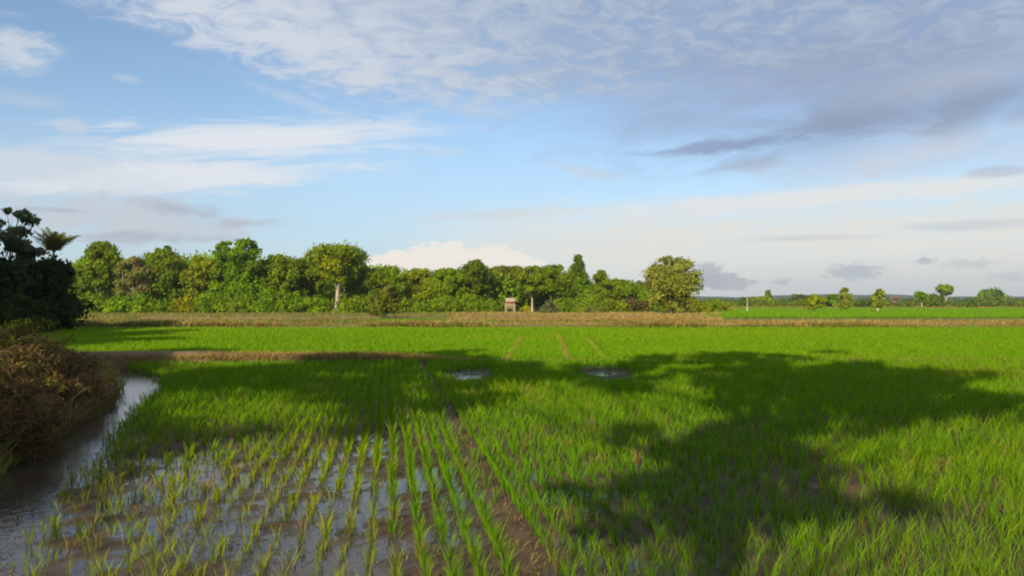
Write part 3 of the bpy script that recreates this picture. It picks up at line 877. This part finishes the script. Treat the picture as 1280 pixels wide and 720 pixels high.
far_tree(1182, 383, 358, 24, 'umbrella shaped tree on a long slender trunk', 109, 'umbrella_tree', col=G_OLV, col2=G_MID, shape='umbrella', h0=7.2, bark=PALE, rel=(.3, .45))
far_tree(1237, 382, 363, 34, 'broad dark dome shaped tree toward the end of the far field', 110, col=G_DARK, col2=G_MID, h0=.4, n=2200, rel=(.35, .5))
far_tree(938, 383, 373, 30, 'low grey green trees right behind the white dead trunk', 111, col=G_DARK, col2=G_OLV, h0=.4)
far_tree(1000, 383, 369, 22, 'greyish rounded tree left of the olive one', 112, col=(.07, .085, .04), col2=G_OLV, h0=.5)


def dead_trunk(px, base, top, r, label, seed):
    Yd = gy(base); H = zat(top, Yd); rng = np.random.default_rng(seed)
    root = empty('dead_tree', (0, 0, 0))
    g = Geo(); zs = np.linspace(-.1, H, 7); o_ = np.cumsum(rng.normal(0, .05, (7, 2)), 0)
    g.tube(np.c_[o_, zs], r * np.array([1.9, 1.4, 1, .8, .62, .45, .22]), (.34, .30, .24), 7)
    link('trunk', g.mesh('trunk', M_BARK, True), root)
    g = Geo()
    for i in range(4):
        t = rng.uniform(.55, .95); s = np.r_[o_[int(t * 6)], H * t]; d = np.r_[rng.normal(0, .35, 2), .8]
        g.tube([s, s + d * .5, s + d], [r * .3, r * .2, r * .07], (.42, .37, .30), 5)
    link('branch', g.mesh('branch', M_BARK, True), root)
    place(root, gx(px, Yd), Yd)
    return tag(root, label, 'dead tree')


dead_trunk(934, 390, 371, .16, 'white dead trunk standing bare in the far green field', 5)
dead_trunk(1212, 382, 370, .2, 'thin grey dead trunk left of the broad dark dome tree', 6)

rng = np.random.default_rng(321); bl = []
for i in range(150):
    y_ = rng.uniform(330, 520); p_ = rng.uniform(878, 1310); r_ = rng.uniform(1.2, 3.2); f_ = rng.random()
    bl.append(((gx(p_, y_), y_, rng.uniform(.3, 1.6)), (r_ * 1.7, r_, rng.uniform(.8, 2.4)), (np.array(G_DARK) * f_ + np.array(G_OLV) * (1 - f_)) * rng.uniform(.7, 1.1)))
gg = Geo(); leaves(gg, rng, bl, 15000, .75)
tag(link('scrub', gg.mesh('scrub', M_LEAF)), 'low scrub along the far edge of the green field', kind='stuff')

rng = np.random.default_rng(123); bl = []
for i in range(420):
    x_ = rng.uniform(-150, 1000); y_ = 900 + rng.uniform(-60, 60)
    hh = rng.uniform(4, 8.5) * (1 + .5 * (fbm(np.array([x_ * .01]), np.array([0.]), 3, 3)[0] - .5)); r_ = rng.uniform(5, 9)
    bl.append(((x_, y_, hh * .5), (r_, r_, hh * .55), np.array(G_DARK) * rng.uniform(.7, 1.3)))
gg = Geo(); leaves(gg, rng, bl, 30000, 1.6, 1.4)
tag(link('far_woodland', gg.mesh('far_woodland', M_LEAF)), 'low dark wood along the far edge of the plain', kind='stuff')

hx = np.linspace(-2500, 4500, 240); hv = []
for k, (yy, s) in enumerate(((2500, 0), (2650, .6), (2800, .8), (3100, .5), (3500, -.1))):
    hz_ = s * (14 + 34 * fbm(hx * .0016, hx * 0, 7, 4) * sstep(-400, 700, hx) + 8 * fbm(hx * .01, hx * 0 + k, 9, 3))
    hv.append(np.stack([hx, np.full_like(hx, yy), hz_ - 1], 1))
hv = np.stack(hv, 0); idx = np.arange(hv.shape[0] * len(hx)).reshape(hv.shape[0], -1)
fq = np.stack([idx[:-1, :-1], idx[:-1, 1:], idx[1:, 1:], idx[1:, :-1]], -1).reshape(-1, 4)
tag(link('hills', np_mesh('hills', hv.reshape(-1, 3), fq, M_GROUND, np.tile((.03, .05, .02), (hv.shape[0] * len(hx), 1)), True)), 'low wooded hills on the horizon', kind='structure')


# ------------------------------------------------------------------ small hut at the wood's edge
def hut():
    Yd = gy(390.5); root = empty('field_hut', (0, 0, 0))
    def part(name, fn, mat=M_TIMBER, parent=root):
        g = Geo(); fn(g); return link(name, g.mesh(name, mat), parent)
    def roof(g):
        # pale sheet roof, two slopes with ridge along x, slightly overhanging
        for s in (-1, 1):
            y0, y1 = 0, s * 1.35
            n = 18
            for i in range(n):                     # corrugations
                xa = -1.45 + 2.9 * i / n; xb = -1.45 + 2.9 * (i + 1) / n; dz = .025 if i % 2 else 0
                v = [(xa, y0, 3.62 + dz), (xb, y0, 3.62 + dz), (xb, y1, 2.72 + dz), (xa, y1, 2.72 + dz), (xa, y0, 3.57 + dz), (xb, y0, 3.57 + dz), (xb, y1, 2.67 + dz), (xa, y1, 2.67 + dz)]
                g.add(v, [(0, 1, 2, 3), (7, 6, 5, 4), (3, 2, 6, 7), (0, 3, 7, 4), (1, 5, 6, 2)], (.34, .29, .21))
    part('roof', roof)
    part('fascia', lambda g: (g.box((0, -1.22, 2.46), (2.72, .06, .42), (.24, .06, .04)), g.box((0, 1.22, 2.46), (2.72, .06, .42), (.24, .06, .04)),
                              g.box((-1.33, 0, 2.46), (.06, 2.38, .42), (.24, .06, .04)), g.box((1.33, 0, 2.46), (.06, 2.38, .42), (.24, .06, .04))))
    def walls(g):
        for i in range(9):
            g.box((-1.16 + .29 * i, -1.12, 1.62), (.275, .05, 1.2), (.27, .21, .13))
            g.box((-1.16 + .29 * i, 1.12, 1.62), (.275, .05, 1.2), (.27, .21, .13))
        g.box((-1.27, 0, 1.62), (.05, 2.15, 1.2), (.26, .20, .13)); g.box((1.27, 0, 1.62), (.05, 2.15, 1.2), (.26, .20, .13))
    part('wall', walls)
    part('floor', lambda g: g.box((0, 0, .95), (2.7, 2.4, .1), (.3, .22, .14)))
    for sx in (-1, 1):
        for sy in (-1, 1):
            part('post', lambda g: g.tube([(sx * 1.32, sy * 1.16, -.1), (sx * 1.32, sy * 1.16, 1.2), (sx * 1.31, sy * 1.16, 2.6)], [.11, .1, .09], (.42, .37, .29), 8))
    def ladder(g):
        for s in (-.25, .25): g.tube([(1.0 + s, -2.0, 0), (1.0 + s, -1.3, 1.0)], [.05, .05], (.6, .53, .42), 6)
        for i in range(4): g.tube([(.75, -1.9 + .17 * i, .18 + .23 * i), (1.25, -1.9 + .17 * i, .18 + .23 * i)], [.035, .035], (.6, .53, .42), 6)
    part('ladder', ladder)
    place(root, gx(637.5, Yd), Yd, .12, .8, .95)
    tag(root, 'small stilted field hut with pale roof and red band under golden green tree', 'hut')


hut()

# ------------------------------------------------------------------ left: dark clump with tall thin tree and palm
o = make_tree('feathery_tree', 201, zat(260, 62), 3.0, 3.0, 4.2, (.10, .135, .06), (.13, .165, .075), 'round', 26, 5200, .20, .13, BARK, (.18, .30), .5, 16, .05, shell=.2)
tag(place(o, gx(9, 62), 62), 'tall thin feathery tree with gappy bluish crown above the dark clump', 'tree')
dk1, dk2 = (.020, .040, .010), (.032, .055, .014)  # near-black leaf colours, with the clump's shade put into them
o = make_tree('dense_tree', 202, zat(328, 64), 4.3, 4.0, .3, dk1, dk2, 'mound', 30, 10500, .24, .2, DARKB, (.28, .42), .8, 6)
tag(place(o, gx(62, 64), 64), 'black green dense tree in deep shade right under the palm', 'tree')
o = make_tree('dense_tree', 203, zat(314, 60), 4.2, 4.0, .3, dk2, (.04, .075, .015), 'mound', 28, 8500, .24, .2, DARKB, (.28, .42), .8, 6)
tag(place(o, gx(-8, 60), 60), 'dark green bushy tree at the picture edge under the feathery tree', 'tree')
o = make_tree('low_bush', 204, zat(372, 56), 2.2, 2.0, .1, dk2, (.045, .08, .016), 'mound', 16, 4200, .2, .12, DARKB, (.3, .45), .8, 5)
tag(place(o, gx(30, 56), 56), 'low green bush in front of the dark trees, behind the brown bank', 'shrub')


def palm(x, y, H, seed, label):
    rng = np.random.default_rng(seed); root = empty('palm_tree', (0, 0, 0))
    g = Geo(); zs = np.linspace(-.1, H, 9); g.tube(np.c_[.25 * (zs / H) ** 2, 0 * zs, zs], np.linspace(.2, .12, 9), (.15, .12, .09), 8)
    link('trunk', g.mesh('trunk', M_BARK, True), root)
    for i in range(20):
        g = Geo(); a = i * 2.4 + rng.normal(0, .2); el0 = rng.uniform(.95, 1.57); L = rng.uniform(2.0, 2.8); P = []; p = np.array([.25, 0, H]); e = el0
        for k in range(10):
            P.append(p.copy()); p = p + np.array([math.cos(a) * math.cos(e), math.sin(a) * math.cos(e), math.sin(e)]) * L / 9; e -= .10
        P = np.array(P); g.tube(P, np.linspace(.035, .008, 10), (.12, .13, .05), 4)
        side = np.array([-math.sin(a), math.cos(a), 0]); V = []; 
        for k in np.linspace(1.2, 8.9, 30):
            j = int(k); q = P[j] + (P[min(j + 1, 9)] - P[j]) * (k - j); tg = P[min(j + 1, 9)] - P[max(j - 1, 0)]; tg /= np.linalg.norm(tg)
            ll = .62 * math.sin(math.pi * min(1, .15 + k / 10.5)) + .12
            for s in (-1, 1):
                dr = side * s * .75 + tg * .6 + np.array([0, 0, -.35 + rng.normal(0, .1)]); dr /= np.linalg.norm(dr)
                w_ = tg * .035
                V += [q - w_, q + w_, q + dr * ll + w_ * .3, q + dr * ll - w_ * .3]
        c_ = np.array((.15, .15, .03)) * rng.uniform(.75, 1.3)
        g.add(np.array(V), np.arange(len(V)).reshape(-1, 4), c_)
        link('frond', g.mesh('frond', M_LEAF), root)
    place(root, x, y)
    tag(root, label, 'palm tree')


palm(gx(63, 67), 67, zat(318, 67), 3, 'palm with upright yellowish fronds rising out of the dark clump')


# ------------------------------------------------------------------ left foreground: dry bracken bank
def thicket(name, x, y, r, h, nst, colA, colB, label, seed, L=.42, wid=.013, cat='bush'):
    """a heap of arching stems, each carrying rows of narrow leaflets"""
    rng = np.random.default_rng(seed); root = empty(name, (0, 0, 0)); gs = Geo(); gl = Geo()
    z0 = float(ground_z(np.array([x]), np.array([y]))[0])
    for i in range(nst):
        a = rng.random() * 2 * math.pi; q = math.sqrt(rng.random()) * r * .75
        p = np.array([math.cos(a) * q, math.sin(a) * q, float(ground_z(np.array([x + math.cos(a) * q]), np.array([y + math.sin(a) * q]))[0]) - z0 - .03])
        b = a + rng.normal(0, .8); e = rng.uniform(.7, 1.5); hh = h * rng.uniform(.6, 1.15) * (1 - .35 * q / r); P = []
        for k in range(7):
            P.append(p.copy()); p = p + np.array([math.cos(b) * math.cos(e), math.sin(b) * math.cos(e), math.sin(e)]) * hh / 5.2; e -= rng.uniform(.12, .42)
        P = np.array(P); f = rng.random(); c_ = (np.array(colA) * (1 - f) + np.array(colB) * f) * rng.uniform(.7, 1.25)
        gs.tube(P, np.linspace(.009, .002, 7), c_ * .8, 4)
        n = int(46 * h / 1.0) + 24; V = []; ks = rng.uniform(.8, 5.98, n)
        for k in ks:
            j = int(k); qd = P[j] + (P[j + 1] - P[j]) * (k - j); tg = P[j + 1] - P[j]; tg /= np.linalg.norm(tg)
            dr = tg * .5 + rng.normal(0, .75, 3); dr[2] -= .15; dr /= np.linalg.norm(dr); w_ = np.cross(dr, rng.normal(size=3)); w_ *= wid / (np.linalg.norm(w_) + 1e-9)
            ll = L * rng.uniform(.2, 1.25) * .5
            m_ = qd + dr * ll * .45
            V += [qd, m_ + w_, qd + dr * ll + np.array([0, 0, -.08 * ll]), m_ - w_]
        V = np.array(V); cj = c_ * (1 + rng.normal(0, .2, (n, 1)))
        gl.add(V, np.arange(len(V)).reshape(-1, 4), np.clip(np.repeat(cj, 4, 0), .004, .5))
    link('stem', gs.mesh('stem', M_DRY), root); link('foliage', gl.mesh('foliage', M_DRY), root)
    root.location = (x, y, z0)
    return tag(root, label, cat, 'bushes on the dry left bank')


BR1, BR2, BR3, YG = (.16, .098, .040), (.28, .175, .070), (.09, .056, .025), (.24, .26, .02)  # YG: yellow-green leaf, brightened so the shaded bank top looks sunlit
thicket('dry_bush', -8.8, 12.2, 1.3, 1.3, 150, BR1, BR3, 'dark brown withered bush lowest on the bank at the picture edge', 301)
thicket('dry_bush', -10.0, 14.0, 1.3, 1.7, 160, BR2, BR1, 'reddish brown withered bush midway up the bank', 302)
thicket('leafy_bush', -10.3, 14.6, 1.2, 1.7, 90, YG, BR2, 'yellow green leafy bush crowning the bank', 303, .34, .02)
thicket('dry_bush', -10.5, 17.0, 1.2, 1.35, 150, BR2, BR3, 'brown dry fern bush hanging toward the channel', 304)
thicket('dry_bush', -11.1, 19.0, 1.2, 1.15, 150, BR1, BR2, 'straggly brown bush with pale tips next to the channel bend', 305)
thicket('leafy_bush', -11.7, 17.0, 1.3, 1.7, 110, YG, BR1, 'greenish bush behind the brown ones on top of the bank', 306, .34, .02)
thicket('dry_bush', -12.9, 22.2, 1.2, .9, 120, BR1, BR3, 'small dark dry bush at the far end of the bank', 307)
thicket('leafy_bush', -9.3, 13.0, .8, .9, 34, YG, (.16, .15, .03), 'small yellow leaved bush halfway up the brown bank', 308, .3, .02)


def f_bank(n):
    y = RNG.uniform(8, 40, n); d = RNG.random(n) ** 1.3 * 5; x = bank_x(y) - d + .1
    return x, y, ground_z(x, y), .6 + .8 * fbm(x * .6, y * .6, 33, 3)


def f_foot(n):
    y = RNG.uniform(8, 32, n); x = bank_x(y) + RNG.uniform(-.7, .22, n) + .25 * (fbm(y * 1.3, y * 0, 6, 3) - .5)
    return x, y, np.maximum(ground_z(x, y), -.03), .3 + 1.1 * fbm(x * .9, y * .9, 36, 3)


def f_edge(n):
    y = RNG.uniform(20, 66, n); x = bank_x(y) - RNG.random(n) * 4 + .4
    return x, y, ground_z(x, y), .5 + .6 * fbm(x * .6, y * .6, 35, 3)


stuff('bank_grass', [tufts(5200, f_bank, BR3, BR2, .55, .016, .16, .55, 6, .25), tufts(2400, f_bank, BR1, YG, .5, .014, .16, .5, 6, .25),
                     tufts(1500, f_foot, BR1, OLIVE, .5, .011, .12, .5, 6, .3), tufts(1300, f_bank, STRAW, OLIVE, .95, .012, .12, .35, 4, .25), tufts(3500, f_edge, BR1, OLIVE, .6, .03, .2, .5, 5)], M_DRY, 'withered brown grass covering the left bank')

# ------------------------------------------------------------------ shade trees beside and behind the photographer
SH = 'shade trees beside the photographer'
SHL = 'broad leafy shade tree whose shadow falls across the rice'


def shade_tree(tx, ty, H, n, shadow, seed, leaf=.28):
    """a tree whose foliage masses lie up-sun of where the photograph shows their shade: (X, Y, radius, height)"""
    kx, ky = LDIR.x / -LDIR.z, LDIR.y / -LDIR.z; ex = []; rs = np.random.default_rng(seed + 9)
    for (sx, sy, r, z) in shadow:
        for _ in range(8):
            d = rs.normal(0, 1, 3) * np.array((.66, .66, .36)) * r; q = r * rs.uniform(.24, .5)
            ex.append(((sx - z * kx - tx + d[0], sy - z * ky - ty + d[1], z + d[2]), (q, q, q * .6), np.array(G_MID)))
    o = make_tree('shade_tree', seed, H, 1, 1, 3, G_MID, G_OLV, nb=0, n=n, leaf=leaf, trunk_r=.3, limbs=len(ex) // 2, extra=ex, shell=.1, trunk_h=H * .75, limb_r=.12)
    return tag(place(o, tx, ty), SHL, 'tree', SH)


shade_tree(-1.5, -2.2, 14, 12500, [(9.3, 31.2, 1.5, 14.2), (9, 28, 2.5, 13), (6, 26, 1.9, 12), (3, 24.8, 1.5, 12), (.4, 24.2, 1.4, 12), (1.8, 22.6, 1.9, 11.5), (-.9, 22.8, 1.7, 11.5), (4.2, 21.8, 1.8, 11), (-.2, 24.8, 1.6, 12), (2.2, 25, 1.5, 12.2), (4.2, 14.4, 1.3, 7.4), (6.4, 17.2, 1.5, 8.6), (10.6, 24, 2.1, 11.5), (11.3, 20.6, 1.5, 10), (8, 23, 2.7, 11), (9.8, 17, 1.5, 9),
            (6.5, 19.3, 1.9, 9), (5.4, 16, 1.4, 8), (7, 15, 1.1, 7.5), (8.6, 20.3, 2.0, 10), (7.6, 17.4, 1.7, 9), (4.4, 12.8, 1.2, 7), (2.7, 11.6, .9, 6.5), (2.9, 9.5, 1.1, 5.5), (1.3, 9.1, .8, 5.5), (1.9, 7.7, .9, 5), (3.4, 8.4, .8, 5), (.7, 7.2, .6, 5)], 401)
shade_tree(-13, .4, 13.5, 8500, [(-4, 30.6, 1.5, 13), (-6.9, 26.2, 1.4, 12.0), (-2.5, 27.2, 1.7, 12), (-6, 25.2, 2.1, 11.5), (-9, 24.4, 1.7, 11), (-5, 22.2, 1.9, 10.5), (-8.3, 21.3, 1.7, 10.5), (-3.3, 18.7, 1.3, 9), (-5.6, 18, 1.4, 9), (-4.8, 15.6, 1.4, 8), (-3, 14.4, 1.3, 7.5), (-3.9, 13.4, 1.0, 7)], 402)
a2 = make_tree('shade_tree', 403, 14.5, 4.2, 4.2, 4.0, G_MID, G_OLV, 'round', 30, 10500, .30, .28, BARK, (.28, .42), .7, 14, .02, shell=.3)
tag(place(a2, -19.5, -5), SHL, 'tree', SH)
for (x, y, rz, s, sz) in ((-22.5, 2, 1, 1.0, .95), (-24, 11, 2.2, 1.05, .9), (-33, 20, 3, 1.1, 1.0), (-36, 32, 4, 1.1, 1.0), (-40.8, 51, 5, 1.1, 1.0), (-41, 38, .5, 1.1, .95), (-42.5, 58, 5.6, 1.05, .7), (-15, -8, 1.7, .8, .8)):
    c = copy_tree(a2); place(c, x, y, rz, s, sz, z=.3)

# ------------------------------------------------------------------ the hazy air over the plain
HZ_D = .00012
hg = Geo(); hg.box((0, 1950, 39.5), (10400, 5200, 85))
hm, nt = new_mat('hazy_air')
pv = nt.nodes.new('ShaderNodeVolumePrincipled'); pv.inputs['Color'].default_value = (.80, .87, .95, 1); pv.inputs['Density'].default_value = HZ_D; pv.inputs['Anisotropy'].default_value = .2
no_ = nt.nodes.new('ShaderNodeOutputMaterial'); nt.links.new(pv.outputs[0], no_.inputs['Volume'])
hz_o = tag(link('haze', hg.mesh('haze', hm)), 'thin pale haze in the air over the plain', kind='stuff')

# ------------------------------------------------------------------ render settings
SC.view_settings.view_transform = 'Standard'; SC.view_settings.look = 'None'
SC.view_settings.exposure = EXPO; SC.view_settings.gamma = 1; SC.view_settings.use_curve_mapping = False
cy = SC.cycles
cy.use_denoising = True
cy.max_bounces = 6; cy.diffuse_bounces = 3; cy.glossy_bounces = 2; cy.transmission_bounces = 3; cy.transparent_max_bounces = 4
cy.caustics_reflective = False; cy.caustics_refractive = False
cy.filter_width = 2.0
